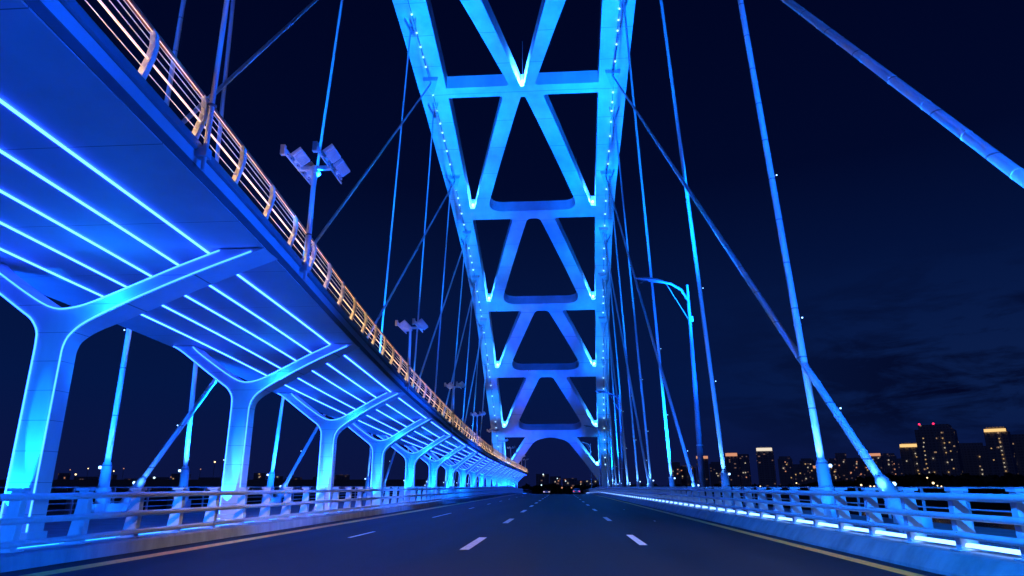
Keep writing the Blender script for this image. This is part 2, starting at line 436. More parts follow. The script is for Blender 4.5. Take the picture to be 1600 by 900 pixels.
m = MB(); m.quadstrip([[(-9.20, y, road_z(y) + .25), (-9.12, y, road_z(y) + .25), (-9.12, y, road_z(y) + .30), (-9.20, y, road_z(y) + .30)] for y in YS if y < 190])
ll = m.build('light_strip', 'led_kerb'); child(ll, gl)
def outer_railing(x, label):
    root = empty('railing', (x, -20, 0.09)); tag(root, label, 'railing', 'outer railings at the deck edges')
    for z in (.25, .5, .75, 1.12):
        m = MB(); m.tube([(0, y + 20, z + road_z(y)) for y in YS if y < 300], .028, 6); m.build('rail', 'pole', root)
    p = MB(); p.box(-.04, .04, -.03, .03, 0, 1.15)
    proto = None
    for i in range(80):
        y = -4 + i * 2.6
        if proto is None: proto = p.build('post', 'pole', root); proto.location = (0, y + 20, 0)
        else: share(proto, 'post', root, (0, y + 20, road_z(y)))
outer_railing(-19.8, 'thin outer railing at the deck edge behind the walkway piers')
outer_railing(12.1, 'thin outer railing at the deck edge nearest the city skyline')

# ------------------------------------------------------------------ raised walkway
ZS = [(-30, 6.9), (0, 6.62), (8, 6.40), (13.4, 6.27), (22.4, 6.02), (31.4, 5.57), (40.4, 5.20), (49.4, 4.88), (58.4, 4.65), (67.4, 4.50), (76.4, 4.35), (100, 4.15), (130, 4.05), (215, 3.95)]
XR = [(-30, -3.9), (0, -5.60), (8, -6.05), (13.4, -6.40), (22.4, -7.10), (31.4, -7.45), (40.4, -7.65), (49.4, -7.81), (58.4, -7.95), (67.4, -8.10), (76.4, -8.20), (100, -8.35), (150, -8.50), (178, -8.75), (190, -9.5), (200, -11.2), (208, -14.0)]
XL = [(-30, -14.6), (0, -14.1), (22, -13.75), (60, -13.6), (100, -13.4), (150, -13.2), (178, -13.3), (190, -14.2), (200, -16.2), (208, -19.0)]
zs = lambda y: spl(ZS, y)
xr = lambda y: spl(XR, y)
xl = lambda y: spl(XL, y)
WY = [-14, -8, -4] + [v * 1.5 for v in range(-1, 132)] + [199.5, 202, 205, 208]
walk = empty('raised_walkway', (-10, 0, 6.3))
tag(walk, 'blue lit raised walkway curving above the road edge on forked piers', 'walkway')
def wsweep(name, prof, mat, smooth=False):
    m = MB(); m.quadstrip([prof(y) for y in WY])
    return child(m.build(name, mat, smooth=smooth), walk)
wsweep('soffit', lambda y: [(xr(y), y, zs(y)), (xr(y) - .05, y, zs(y) + .42), (xl(y) + .05, y, zs(y) + .42), (xl(y), y, zs(y))], 'soffit')
# stepped edge girder: shadow gap put into a dark steel colour, lit web, recess, top channel
wsweep('edge_girder', lambda y: [(xr(y) - .03, y, zs(y) + .03), (xr(y) + .015, y, zs(y) + .025), (xr(y) + .10, y, zs(y) + .10), (xr(y) + .10, y, zs(y) + .12), (xr(y) - .03, y, zs(y) + .12)], 'dark_steel')
wsweep('edge_web', lambda y: [(xr(y) - .02, y, zs(y) + .12), (xr(y) + .085, y, zs(y) + .12), (xr(y) + .10, y, zs(y) + .335), (xr(y) - .02, y, zs(y) + .335)], 'fascia')
wsweep('edge_channel', lambda y: [(xr(y) - .02, y, zs(y) + .345), (xr(y) + .12, y, zs(y) + .345), (xr(y) + .155, y, zs(y) + .36), (xr(y) + .155, y, zs(y) + .50), (xr(y) - .02, y, zs(y) + .50)], 'channel')
wsweep('outer_edge', lambda y: [(xl(y) - .012, y, zs(y) + .02), (xl(y) - .012, y, zs(y) + .5), (xl(y) - .2, y, zs(y) + .5), (xl(y) - .15, y, zs(y) + .08)], 'fascia')
for xi in (-7.75, -8.84, -9.95, -11.08, -12.22):
    def f(y, xi=xi):
        k = (xi + 11) / 3.3
        x = xi + lerp([(0, .2), (13, 0), (23, -.25), (40, -.35), (100, -.5)], y) * (.9 if xi > -9 else .6)
        x = max(min(x, xr(y) - .25), xl(y) + .3) if y < 178 else xr(y) + (xi + 6.3) * .72
        z = zs(y) - .004
        return [(x - .016, y, z), (x - .016, y, z - .032), (x + .016, y, z - .032), (x + .016, y, z)]
    wsweep('light_strip', f, 'led')

# railing on the walkway edge
rail = empty('walkway_railing', (-6, 0, 6.9))
tag(rail, 'warm lit railing with brown handrail along the walkway edge', 'railing')
def rx(y): return xr(y) + .07
def rz(y): return zs(y) + .50
BOW = [(0, -.10), (.25, -.03), (.45, .03), (.65, .055), (.85, .03), (.93, -.01)]
def rsweep(name, h, r, mat, n=6):
    m = MB(); m.tube([(rx(y) + lerp(BOW, h), y, rz(y) + h) for y in WY], r, n)
    return child(m.build(name, mat, smooth=True), rail)
for h in (.12, .26, .54, .66, .78): rsweep('rail', h, .0075, 'stainless')
rsweep('middle_rail', .41, .018, 'warm')
rsweep('handrail', .93, .042, 'wood', 10)
rsweep('handrail_light', .875, .008, 'warm')
m = MB(); m.tube([(rx(y) - .19, y, rz(y) + .035) for y in WY], .014, 5); child(m.build('base_light', 'warm_bright', rail), rail)
for k in range(22):
    y = 2 + 4.5 * k
    spot((rx(y) + .34, y, rz(y) + .70), (rx(y) + 7, y - .6, 0), 10, 110, (1, .50, .52), .5, .1)
    spot((rx(y) - .12, y, rz(y) + .86), (rx(y) - 6, y + 2, rz(y) + 3), 34, 120, (1, .50, .50), .6, .1)
pp = MB()
pol = [(b + .045, a) for a, b in BOW] + [(b - .065 + .03 * a, a) for a, b in reversed(BOW)]
pp.fill([pol], lambda a, b: (a, -.05, b), lambda a, b: (a, .05, b))
proto = None
for k in range(100):
    y = 1.4 + 1.7 * k
    if proto is None:
        proto = pp.build('post', 'stainless', rail); proto.matrix_parent_inverse = Matrix.Translation(-rail.location)
        proto.location = (rx(y), y, rz(y))
    else:
        o = share(proto, 'post', rail, (rx(y), y, rz(y)))

# forked piers
PIER_R = [(-10.56, 4.0), (-10.54, 4.15), (-10.45, 4.36), (-10.14, 4.64), (-9.28, 5.09), (-7.93, 5.69), (-6.50, 6.25)]
PIER_U = [(-7.47, 6.25), (-8.3, 5.92), (-9.05, 5.59), (-9.89, 5.22), (-10.29, 5.07), (-10.55, 5.01), (-10.78, 4.99), (-11.0, 5.03), (-11.25, 5.14), (-11.6, 5.37), (-12.0, 5.66), (-12.50, 6.04), (-12.72, 6.25)]
PIER_L = [(-13.45, 6.25), (-13.1, 6.05), (-12.36, 5.47), (-11.66, 4.93), (-11.40, 4.72), (-11.24, 4.46), (-11.205, 4.2), (-11.2, 4.0)]
def smooth_line(pts, n=4):
    out = []
    P = [Vector((*p, 0)) for p in pts]
    for i in range(len(P) - 1):
        a, b, c, d = P[max(i - 1, 0)], P[i], P[i + 1], P[min(i + 2, len(P) - 1)]
        for k in range(n):
            t = k / n
            q = .5 * ((2 * b) + (c - a) * t + (2 * a - 5 * b + 4 * c - d) * t * t + (3 * b - a - 3 * c + d) * t ** 3)
            out.append((q.x, q.y))
    out.append(pts[-1])
    return out
def pier(i):
    y = 13.4 + 9.0 * i
    root = empty('walkway_pier', (-10.88, y, .08))
    dz = zs(y + .3) - 6.275
    sr = (xr(y) + .02 + 10.56) / (-6.5 + 10.56); sl = (xl(y) + .12 + 11.2) / (-13.45 + 11.2)
    def mp(p):
        x, z = p
        if x > -10.56: x = -10.56 + (x + 10.56) * sr
        if x < -11.2: x = -11.2 + (x + 11.2) * sl
        return (x + 10.88, z + dz - .08)
    n = 4 if i < 6 else 2
    r_, u_, l_ = [[mp(p) for p in smooth_line(q, n)] for q in (PIER_R, PIER_U, PIER_L)]
    z0 = road_z(y)
    foot = [(-.32, z0), (.32, z0)]
    loop = [foot[1]] + r_ + u_ + l_ + [foot[0]]
    def back(x, z):
        t = max(0, min(1, (z - dz - 4.1) / .9)); t = t * t * (3 - 2 * t)
        return (x, .42 + .33 * t, z)
    m = MB(); m.fill([loop], lambda x, z: (x, 0, z), back)
    body = m.build('column', 'pier', root)
    # edge strips: light lines that outline the face
    e = .018
    for line in ([(.30, z0 + .05)] + [(x - .012, z + .03) for x, z in r_[:-1]], [(x, z - .03) for x, z in u_], [(x + .012, z + .03) for x, z in l_[1:]] + [(-.30, z0 + .05)]):
        q = MB(); q.tube([(x, -.015, z) for x, z in line], .017, 6)
        q.build('edge_light', 'led_edge', root)
    # raised face panels between the strips
    b = MB(); b.box(-.42, .42, -.14, .56, z0, z0 + .16); b.box(-.37, .37, -.07, .49, z0 + .16, z0 + .30)
    b.build('plinth', 'pier', root, bevel=.012)
    # uplights at the foot
    u = MB(); u.tube([(-.13, -.36, z0 + .0), (-.13, -.36, z0 + .17)], .06, 10); u.tube([(.13, -.36, z0), (.13, -.36, z0 + .13)], .05, 10)
    fx = u.build('uplight', 'lamp_body', root)
    v = MB(); v.tube([(-.13, -.355, z0 + .171), (-.13, -.355, z0 + .178)], .05, 10); v.tube([(.13, -.355, z0 + .131), (.13, -.355, z0 + .138)], .042, 10)
    v.build('lens', 'bulb', fx)
    far = 'nearest and tallest' if i == 0 else ORD[i] + ' from the near end'
    tag(root, ('nearest forked walkway pier, outlined in light strips, at the frame edge' if i == 0 else
               'forked walkway pier outlined in light strips, %s of its row' % (ORD[i] + ' from the camera')), 'pier', 'forked piers that carry the raised walkway')
    Y = y
    vary = (1.0, .75, 1.2, .6, 1.05, .85, 1.3)[i % 7]
    if i < 10:
        spot((-11.01, Y - .36, .30), (-10.95, Y + .42, 2.5), 1300 * vary, 30, CYAN, .10, .03)
        spot((-10.75, Y - .45, .30), (-10.82, Y + .42, 3.9), 2300 * vary, 12, CYAN, .10, .03)
    else:
        spot((-10.88, Y - .45, .30), (-10.88, Y + .1, 3.6), 2000 * vary, 32, CYAN, .2, .05)
    if i < 6:   # fork glow, and an added downward spot that brightens the guardrail
        spot((-9.95, Y - .6, 4.4 + dz), (-8.85, Y + 5.5, .7), 2400, 76, (.004, .17, 1.0), .8, .1)
        bulb((-9.6, Y - .42, 5.05 + dz), 60, CYAN, .05)
NP = 18
for i in range(NP): pier(i)

# floodlight racks on the walkway edge
def rack(y, idx, tall=3.05):
    x0, z0 = xr(y) + .235, zs(y) + .06
    root = empty('floodlight_rack', (x0, y, z0))
    m = MB(); m.tube([(0, 0, -.05), (0, 0, .45), (0, 0, tall)], [.035, .07 if idx else .045, .062 if idx else .042], 12); m.build('pole', 'pole', root, smooth=True)
    m = MB(); m.box(-.13, .07, -.09, .09, .18, .34); m.build('bracket', 'lamp_body', root)
    m = MB(); m.tube([(0, 0, 1.15), (0, 0, 1.19)], .078, 12); m.build('collar', 'dark_steel', root)
    m = MB(); m.obox((0, 0, tall), (.46, 0, 0), (0, .05, 0), (0, 0, .05)); m.tube([(0, 0, tall - .14), (0, 0, tall + .05)], .09, 10); m.build('crossarm', 'lamp_body', root)
    for s in (-1, 1):
        # perforated side bar running along the walkway, with two tilted flood heads on it
        cx, cz = s * .41, tall + .02 + s * .03
        m = MB()
        for k in range(9):
            yy = -.95 + .211 * k
            m.box(cx - .014, cx + .014, yy, yy + .075, cz - .07, cz + .10)
            m.box(cx - .0135, cx + .0135, yy + .075, yy + .211, cz - .07, cz - .018); m.box(cx - .0135, cx + .0135, yy + .075, yy + .211, cz + .045, cz + .10)
        m.box(cx - .10, cx + .014, -1.06, -.95, cz - .10, cz + .16)
        bar = m.build('side_bar', 'lamp_body', root)
        for t in (-.46, .34):
            u = Vector((math.cos(R(38)), 0, math.sin(R(38)))); n = Vector((-math.sin(R(38)), 0, math.cos(R(38)))); d = Vector((0, 1, 0))
            hc = Vector((cx + .19, t, cz + .12))
            h = MB(); h.obox(hc, d * .30, u * .15, n * .045)
            for q in range(7): h.obox(hc - n * .075 + d * (-.24 + .08 * q), d * .012, u * .13, n * .032)
            h.obox(hc - u * .17 - n * .03, d * .06, u * .05, n * .03)
            hd = h.build('flood_head', 'lamp_body', root, bevel=.006)
            g = MB(); g.obox(hc + n * .049, d * .27, u * .125, n * .004); g.build('lens', 'glass', hd)
    tag(root, 'twin headed floodlight rack on the walkway edge, %s from the camera' % ORD[idx], 'floodlight', 'floodlight racks along the walkway')
    if idx < 6: spot((x0 + .35, y - 1.3, z0 + .6), (x0 + .1, y, z0 + tall), 420, 60, BLUE, .8, .08)  # added fill from below, brightens the flood heads
    return root
RACK_Y = [9.9, 15.75, 31.6, 47.5, 63.5, 79.5, 95.5, 111.5, 127.5, 143.5, 159.5]
for i, y in enumerate(RACK_Y): rack(y, i, 4.4 if i == 0 else 3.05)
for y in (14.35, 24.0):
    pass

# ------------------------------------------------------------------ arch
def sm(tab):
    return lambda y: spl(tab, y)
ARCH = [(45, 64.6), (73, 62.0), (89.5, 58.95), (102, 55.2), (116.2, 49.8), (128, 44.2), (138.8, 37.9), (146.5, 32.2), (153.6, 25.8), (160.5, 19.5), (166.2, 13.6), (170, 8.0), (173.0, 0.0)]
XIR = [(45, 6.4), (73, 6.5), (89.5, 6.7), (116.5, 7.17), (139, 7.89), (153.7, 8.38), (166.7, 8.94), (173, 9.35)]
XIL = [(45, -16.6), (73, -16.45), (89.5, -16.29), (116.5, -15.8), (139, -15.07), (153.7, -14.58), (166.7, -14.01), (173, -13.6)]
WID = [(45, 4.4), (73, 4.35), (95, 4.1), (116, 3.4), (139, 3.0), (173, 2.7)]
DEPTH = 2.7
# profile by arclength from the crown: list of (s, y, z, ty, tz)
PRO = []
def arch_profile():
    ys = [45 + k * 1.0 for k in range(0, 120)] + [164.5 + k * .5 for k in range(0, 18)]
    pts = [(y, spl(ARCH, y)) for y in ys if y <= 173]
    s = 0
    for i, (y, z) in enumerate(pts):
        if i: s += math.hypot(y - pts[i - 1][0], z - pts[i - 1][1])
        a = pts[max(i - 1, 0)]; b = pts[min(i + 1, len(pts) - 1)]
        L = math.hypot(b[0] - a[0], b[1] - a[1])
        PRO.append((s, y, z, (b[0] - a[0]) / L, (b[1] - a[1]) / L))
arch_profile()
def at_s(s):
    s = max(0, min(PRO[-1][0] - 1e-4, s))
    lo, hi = 0, len(PRO) - 1
    while hi - lo > 1:
        mid = (lo + hi) // 2
        if PRO[mid][0] <= s: lo = mid
        else: hi = mid
    a, b = PRO[lo], PRO[hi]; t = (s - a[0]) / (b[0] - a[0])
    return [a[k] + (b[k] - a[k]) * t for k in range(5)]
def s_of_y(y):
    for a, b in zip(PRO, PRO[1:]):
        if a[1] <= y <= b[1]: return a[0] + (b[0] - a[0]) * (y - a[1]) / (b[1] - a[1])
    return PRO[-1][0]
def arch_pt(x, s, out):
    """point at lateral x, arclength s, 'out' metres outward (up, away from the road) of the inner surface"""
    _, y, z, ty, tz = at_s(s)
    return (x, y - tz * out * -1 * -1, z + ty * out) if False else (x, y - tz * out, z + ty * out)
arch = empty('bridge_arch', (-3, 173, 0))
tag(arch, 'huge blue lit steel arch of two ribs braced by crossbeams and diagonals', 'bridge arch')
def rib(side):
    rings = []
    X = XIR if side > 0 else XIL
    def ring(s):
        _, y, z, ty, tz = at_s(s)
        xi = spl(X, y); w_ = spl(WID, y); xo = xi + side * w_
        return [arch_pt(xi, s, 0), arch_pt(xo, s, 0), arch_pt(xo, s, DEPTH), arch_pt(xi, s, DEPTH)]
    smax = PRO[-1][0]
    ss = [smax * k / 150 for k in range(151)]
    half = [ring(s) for s in ss]
    mirror = [[(p[0], 90 - p[1], p[2]) for p in r] for r in half[:0:-1]]
    m = MB(); m.quadstrip(mirror + half)
    o = child(m.build('rib', 'steel', arch), arch)
    # lip along both edges of the underside
    for e in (0, 1):
        rr = []
        for s in ss:
            _, y, z, ty, tz = at_s(s)
            xi = spl(X, y); w_ = spl(WID, y); xe = xi + side * (.07 + (w_ - .14) * e)
            rr.append([arch_pt(xe - .05, s, .0), arch_pt(xe + .05, s, .0), arch_pt(xe + .05, s, -.14), arch_pt(xe - .05, s, -.14)])
        q = MB(); q.quadstrip(rr); l = q.build('flange', 'steel', o); l.matrix_parent_inverse = Matrix.Translation(-arch.location)
    return o
ribs = {1: rib(1), -1: rib(-1)}
def rib_mid(side, y):
    X = XIR if side > 0 else XIL
    return spl(X, y) + side * spl(WID, y) * .5

# bracing bays between struts
STRUT_Y = [61.5, 89.4, 116.2, 138.8, 153.4, 166.3]
SS = [s_of_y(y) for y in STRUT_Y]
def dens(pts, step=1.2):
    out = []
    for i in range(len(pts)):
        a, b = pts[i], pts[(i + 1) % len(pts)]
        n = max(1, int(math.hypot(b[0] - a[0], b[1] - a[1]) / step))
        out += [(a[0] + (b[0] - a[0]) * k / n, a[1] + (b[1] - a[1]) * k / n) for k in range(n)]
    return out
def rounded(pts, rads, n=7):
    out = []
    for i, p in enumerate(pts):
        r = rads[i]
        if r <= 0: out.append(p); continue
        a = Vector(pts[i - 1]) - Vector(p); b = Vector(pts[(i + 1) % len(pts)]) - Vector(p)
        la, lb = a.length, b.length; a.normalize(); b.normalize()
        ang = a.angle(b); d = min(r / math.tan(ang / 2), la * .48, lb * .48)
        p0 = Vector(p) + a * d; p2 = Vector(p) + b * d
        for k in range(n + 1):
            t = k / n
            q = p0 * (1 - t) ** 2 + Vector(p) * 2 * t * (1 - t) + p2 * t * t
            out.append((q.x, q.y))
    return out
def bay(s0, s1, loops, d0=.06):
    def pos(a, v, out):
        _, y, z, ty, tz = at_s(s0 + v)
        xa, xb = spl(XIL, y), spl(XIR, y)
        return arch_pt(xa + (xb - xa) * a / 23.0, s0 + v, out)
    m = MB()
    m.fill([dens(l) for l in loops], lambda a, v: pos(a, v, d0), lambda a, v: pos(a, v, DEPTH - .12))
    return child(m.build('bracing_bay', 'steel', arch), arch)
SB = 1.0            # half width of a strut
E0, E1 = -.01, 23.01
# bay 0: V standing on the first strut's middle
L = SS[1] - SS[0]
V0 = L - SB
hl = rounded([(0.0, 1.2), (1.2, 1.2), (9.6, V0), (0.0, V0)], [0, .6, .5, 0])
hr = [(23 - a, v) for a, v in reversed(hl)]
hc = rounded([(4.6, 1.2), (18.4, 1.2), (11.75, V0 + .2), (11.25, V0 + .2)], [.8, .8, 0, 0])
bay(SS[0], SS[1], [[(E0, 0), (E1, 0), (E1, L), (E0, L)], hl, hr, hc])
# bays 1..4: inverted V hung from a strut's middle, rounded opening over the next strut
top_half = [.35, 1.15, 1.35, 1.5]
for i in range(1, 5):
    L = SS[i + 1] - SS[i]; v1 = L - SB
    th = top_half[i - 1]; dw = 2.7 if i < 3 else 2.9
    xo = 11.5 - th - dw                                   # outer edge of the diagonal at the top
    vb = L - 1.9                                          # bottom of the V
    hl = rounded([(0.0, SB), (xo, SB), (.75, vb), (0.0, vb)], [0, .5, .25, 0])
    hr = [(23 - a, v) for a, v in reversed(hl)]
    hc = rounded([(11.5 - th, SB + (.3 if i == 1 else 0)), (11.5 + th, SB + (.3 if i == 1 else 0)), (23 - 2.9, v1), (2.9, v1)], [.25 if i == 1 else 1.2, .25 if i == 1 else 1.2, 2.3, 2.3])
    bay(SS[i], SS[i + 1], [[(E0, 0), (E1, 0), (E1, L), (E0, L)], hl, hr, hc])
# last bay: portal legs that run down into the rib feet, arched opening between
L = PRO[-1][0] - SS[5]
SE = 11.6
xo = 11.5 - 2.3 - 2.9
hl = rounded([(0.0, SB), (xo, SB), (.7, 8.6), (0.0, 8.6)], [0, .4, .25, 0])
hr = [(23 - a, v) for a, v in reversed(hl)]
inner = rounded([(.05, SE + 1.4), (2.5, 9.3), (7.6, SB + 1.0), (11.5, SB - .1), (15.4, SB + 1.0), (20.5, 9.3), (22.95, SE + 1.4)], [0, 2.0, 4, 6, 4, 2.0, 0])
bay(SS[5], SS[5] + SE, [[(E0, 0), (E0, SE + 1.4)] + inner + [(E1, SE + 1.4), (E1, 0)], hl, hr])

# bright lamp pairs in every V
def lamp_pair(x, s, out, power):
    root = MB()
    p = Vector(arch_pt(x, s, out))
    for dx in (-.42, .42): root.ball(p + Vector((dx, 0, 0)), .24, 10, 7)
    o = child(root.build('floodlight_pair', 'bulb', arch), arch)
    q = Vector(arch_pt(x, s - .75, out - .3))
    bulb(q, power * .42, (.02, .2, 1), .3)
    bulb(arch_pt(x - (.35 if abs(x + 4.85) > .1 else 0) * (1 if x > -4 else -1), s - 3.2, out - .2), power * .30, (.02, .2, 1), .3)
    return o
lamp_pair(-4.85, SS[1] - .65, 1.0, 6000)
bulb(arch_pt(-4.85, SS[1] - 2.4, 1.2), 1500, (.02, .2, 1), .3)
for i in range(2, 6):
    s = SS[i] - 2.15
    _, y, *_r = at_s(s)
    lamp_pair(spl(XIL, y) + .85, s - .1, .7, 4200)
    lamp_pair(spl(XIR, y) - .85, s - .1, .7, 4200)
s = SS[5] + 8.3
_, y, *_r = at_s(s)
lamp_pair(spl(XIL, y) + .85, s, .7, 5000); lamp_pair(spl(XIR, y) - .85, s, .7, 5000)

# string of small lamps under each rib, with its conduit
dot = MB(); dot.ball((0, 0, 0), .12, 8, 5)
dproto = None
for side in (-1, 1):
    cond = []
    for k in range(48):
        s = s_of_y(72) + k * 2.55 + .8 * math.sin(k * 7.3 + side)
        _, y, *_r = at_s(s)
        if y > 171: break
        p = arch_pt(rib_mid(side, y) + side * .12, s, -.16)
        if dproto is None: dproto = dot.build('rib_lamp', 'dot', arch); dproto.matrix_parent_inverse = Matrix.Translation(-arch.location); dproto.location = p
        else: share(dproto, 'rib_lamp', arch, p)
        cond.append(arch_pt(rib_mid(side, y) + side * .12, s, -.05))
    q = MB(); q.tube(cond, .045, 5); child(q.build('conduit', 'dark_steel', arch), arch)
# lightning rod on the first strut
q = MB(); p = Vector(arch_pt(-4.75, SS[1] - .6, DEPTH)); q.tube([p, p + Vector((0, 0, 6.0))], [.06, .03], 6); child(q.build('lightning_rod', 'dark_steel', arch), arch)

# ------------------------------------------------------------------ hangers
AR, AL = 9.0, -17.4
def hanger(side, yb, yt, rad, steep, idx, light):
    xb = (AR if side > 0 else AL)
    b = Vector((xb, yb, road_z(yb) + .1))
    st = s_of_y(yt) if yt >= 45 else -1
    if yt >= 45:
        xt = rib_mid(side, yt) + side * (.5 if steep else -.15)
        t = Vector(arch_pt(xt, st, -.1))
    else:
        t = Vector((rib_mid(side, 45), yt, spl(ARCH, 90 - yt)))
    root = empty('hanger_cable', b)
    d = (t - b); Ln = d.length; d.normalize()
    side_txt = 'beyond the riverside guardrail' if side > 0 else 'behind the walkway'
    kind = 'steep' if steep else 'slanting'
    tag(root, '%s blue hanger cable %s, %s of these from the camera' % (kind, side_txt, ORD[idx]), 'cable', '%s hanger cables %s' % (kind, side_txt))
    pts, rr, k = [d * 1.2], [rad], 3.2
    while yb < 30 and k < min(Ln - 2, 44):
        pts += [d * (k - .002), d * k, d * (k + .06), d * (k + .062)]; rr += [rad, rad * 1.06, rad * 1.06, rad]; k += 1.9
    m = MB(); m.tube(pts + [d * Ln], rr + [rad], 14); m.build('cable', 'cable' if yb < 30 else 'cable_plain', root, smooth=True)
    # anchor: sleeve, collar and footing block
    m = MB(); m.tube([d * .2, d * 1.0, d * 1.9, d * 2.05], [rad * 2.1, rad * 1.95, rad * 1.7, rad * 1.25], 12)
    m.build('sleeve', 'cable', root, smooth=True)
    m = MB(); m.tube([d * .95, d * 1.12], rad * 2.5, 12)
    m.obox(Vector((0, .0, .24)), (rad * 1.5, 0, 0), (0, .52, 0), (0, 0, .28)); m.obox(d * .75 + Vector((0, .2, 0)), (rad * .5, 0, 0), (0, .28, 0), (0, 0, .3))
    m.build('anchor', 'rail', root, bevel=.02)
    # small lamps on the sheath
    lampside = Vector((1 if side > 0 else -1, -.2, 0)) * (rad + .13)
    m = MB(); m.ball(d * 1.85 + lampside, .06, 8, 6)
    fl = m.build('uplight', 'bulb', root)
    for k in ((7.3, 13.6) if steep else (5.5,)):
        if k < Ln - 3:
            m = MB(); m.ball(d * k + lampside * .8, .03, 6, 5); m.build('marker_lamp', 'dot', root)
    if not steep:                                          # gusset on the rib
        g = MB(); ss0 = st
        P = lambda dx, ds, o: Vector(arch_pt(xt + dx, ss0 + ds, o))
        hw = spl(WID, yt) * .27
        g.quadstrip([[P(-hw, -1.0, 0), P(hw, -1.0, 0), P(.16, 1.7, 0), P(-.16, 1.7, 0)], [P(-hw * .9, -1.0, -.75), P(hw * .9, -1.0, -.75), P(.1, 1.5, -1.1), P(-.1, 1.5, -1.1)]])
        go = g.build('gusset', 'lamp_body', root); go.matrix_parent_inverse = Matrix.Translation(-b)
    elif yt > 60:
        g = MB(); P = lambda dx, ds, o: Vector(arch_pt(xt + dx, st + ds, o))
        for dx in (-.75, 0, .75):
            g.quadstrip([[P(dx - .06, -.9, 0), P(dx + .06, -.9, 0), P(dx * .25 + .06, 1.6, 0), P(dx * .25 - .06, 1.6, 0)], [P(dx - .06, -.9, -.7), P(dx + .06, -.9, -.7), P(dx * .25 + .06, 1.5, -.9), P(dx * .25 - .06, 1.5, -.9)]])
        go = g.build('gusset', 'lamp_body', root); go.matrix_parent_inverse = Matrix.Translation(-b)
    if light:  # foot floodlight, then added fixtureless spots that brighten cable and sleeve
        o1 = b + d * 1.5 + Vector((-.34 * side, -.50, 0))
        spot(o1, b + d * 5.4, light * (.36 if side > 0 else .22), 60, (.07, .30, 1.0), 1.0, .05)
        if not steep and yb < 60:
            spot((b.x - 1.2 * side, yb - 7, .7), b + d * (Ln * .30), 26000, 60, (.002, .10, 1.0), .9, .1)
            for t, pw in ((.5, 110e3), (.8, 230e3)):
                q = b + d * (Ln * t)
                spot((q.x - 3.0 * side, q.y + 2, .8), q, pw * .8, 38, (.002, .10, 1.0), .9, .1)
        if yb < 70: spot(b + Vector((-.7 * side, -1.5, .15)), b + d * 1.1, 260, 50, (.004, .16, 1.0), .8, .05)
    return root
RS = [(24.5, 32.0), (39.0, 53.0), (57.8, 73.5), (71, 94), (83, 107), (95.5, 122), (109, 132), (124, 142), (138, 151)]
RD = [(7.0, 57.5), (18.9, 87.0), (47.0, 107.5), (72, 120.5), (95, 131.5), (116, 142)]
LS = [(25.5, 27.5), (31.2, 30.0), (40.6, 53), (61.5, 76), (77, 92), (90, 107), (103, 122), (116, 132), (129, 142), (141, 151)]
LD = [(13.7, 62), (26.5, 87), (41.5, 107.5), (66, 120.5), (88, 131.5), (110, 142)]
for i, (a, c) in enumerate(RS): hanger(1, a, c, .125 if i < 3 else .115, True, i, 5200 if i < 3 else 4200)
for i, (a, c) in enumerate(RD): hanger(1, a, c, .125, False, i, 2600)
for i, (a, c) in enumerate(LS): hanger(-1, a, c, .105 if i < 3 else .095, True, i, 4200 if i < 5 else 3200)
for i, (a, c) in enumerate(LD): hanger(-1, a, c, .11, False, i, 2200)

# big fixtureless spots added at deck level to wash undersides of ribs and bracing
for side in (-1, 1):
    x = AR - .6 if side > 0 else AL + .6
    for yb, yt, p in ((30, 66, 190e3), (40, 84, 190e3), (56, 98, 170e3), (72, 112, 150e3), (88, 126, 120e3), (106, 140, 90e3), (122, 150, 60e3), (138, 160, 36e3), (150, 168, 16e3)):
        tgt = Vector(arch_pt(rib_mid(side, yt), s_of_y(yt), 0))
        spot((x, yb, 1.2), tgt, p * 2.0, 27 if yb < 60 else 21, (.001, .185, 1.0), .8, .3)
for i, (yb, p) in enumerate(((30, 190e3), (48, 190e3), (72, 190e3), (98, 190e3), (120, 170e3), (138, 120e3))):
    y = STRUT_Y[i]
    for side in (-1, 1):
        spot((AR - .6 if side > 0 else AL + .6, yb + 3, 1.2), arch_pt(-4 + side * 4, SS[i] + 3, 0), p * .62, 27, (.001, .072, 1.0), .9, .3)
# flood heads of the racks reach the upper sides of the crossbeams
for i, ry in ((1, 15.75), (2, 31.6), (3, 47.5), (4, 63.5), (5, 79.5)):
    spot((xr(ry) + .3, ry, zs(ry) + 3.0), arch_pt(-4, SS[i] - .5, 1.2), (360e3, 300e3, 220e3, 150e3, 100e3)[i - 1], 17, (.001, .085, 1.0), .9, .3)
# cable fill: fixtureless spots added at deck level, aimed at the middle of the cables
for side in (-1, 1):
    x = AR - .5 if side > 0 else AL + 1.0
    for yy, tz, pw in ((-2, 12, 26000), (4 if side < 0 else 12, 10, 15000), (12 if side > 0 else 19, 24, 26000), (30 if side > 0 else 35, 10, 15000), (30 if side > 0 else 35, 30, 22000), (44, 12, 16000), (46, 36, 22000), (64 if side > 0 else 56, 14, 18000), (78 if side > 0 else 71, 14, 18000), (101, 12, 15000)):
        spot((x, yy, .7), (x + .9 * side, yy + 11, tz), pw * (.75 if side > 0 else .22), 56, (.002, .14, 1.0), .9, .1)
spot((-3.6, -6, 9.6), (7.2, 14, 1.0), 60000, 36, (.004, .20, 1.0), .8, .2)  # added fill from behind the viewer, turns the riverside guardrail bluer
spot((-9.95, 3.6, 4.6), (-8.85, 9.6, .7), 2400, 80, (.004, .17, 1.0), .8, .1)  # added fill below the walkway for the nearest guardrail posts
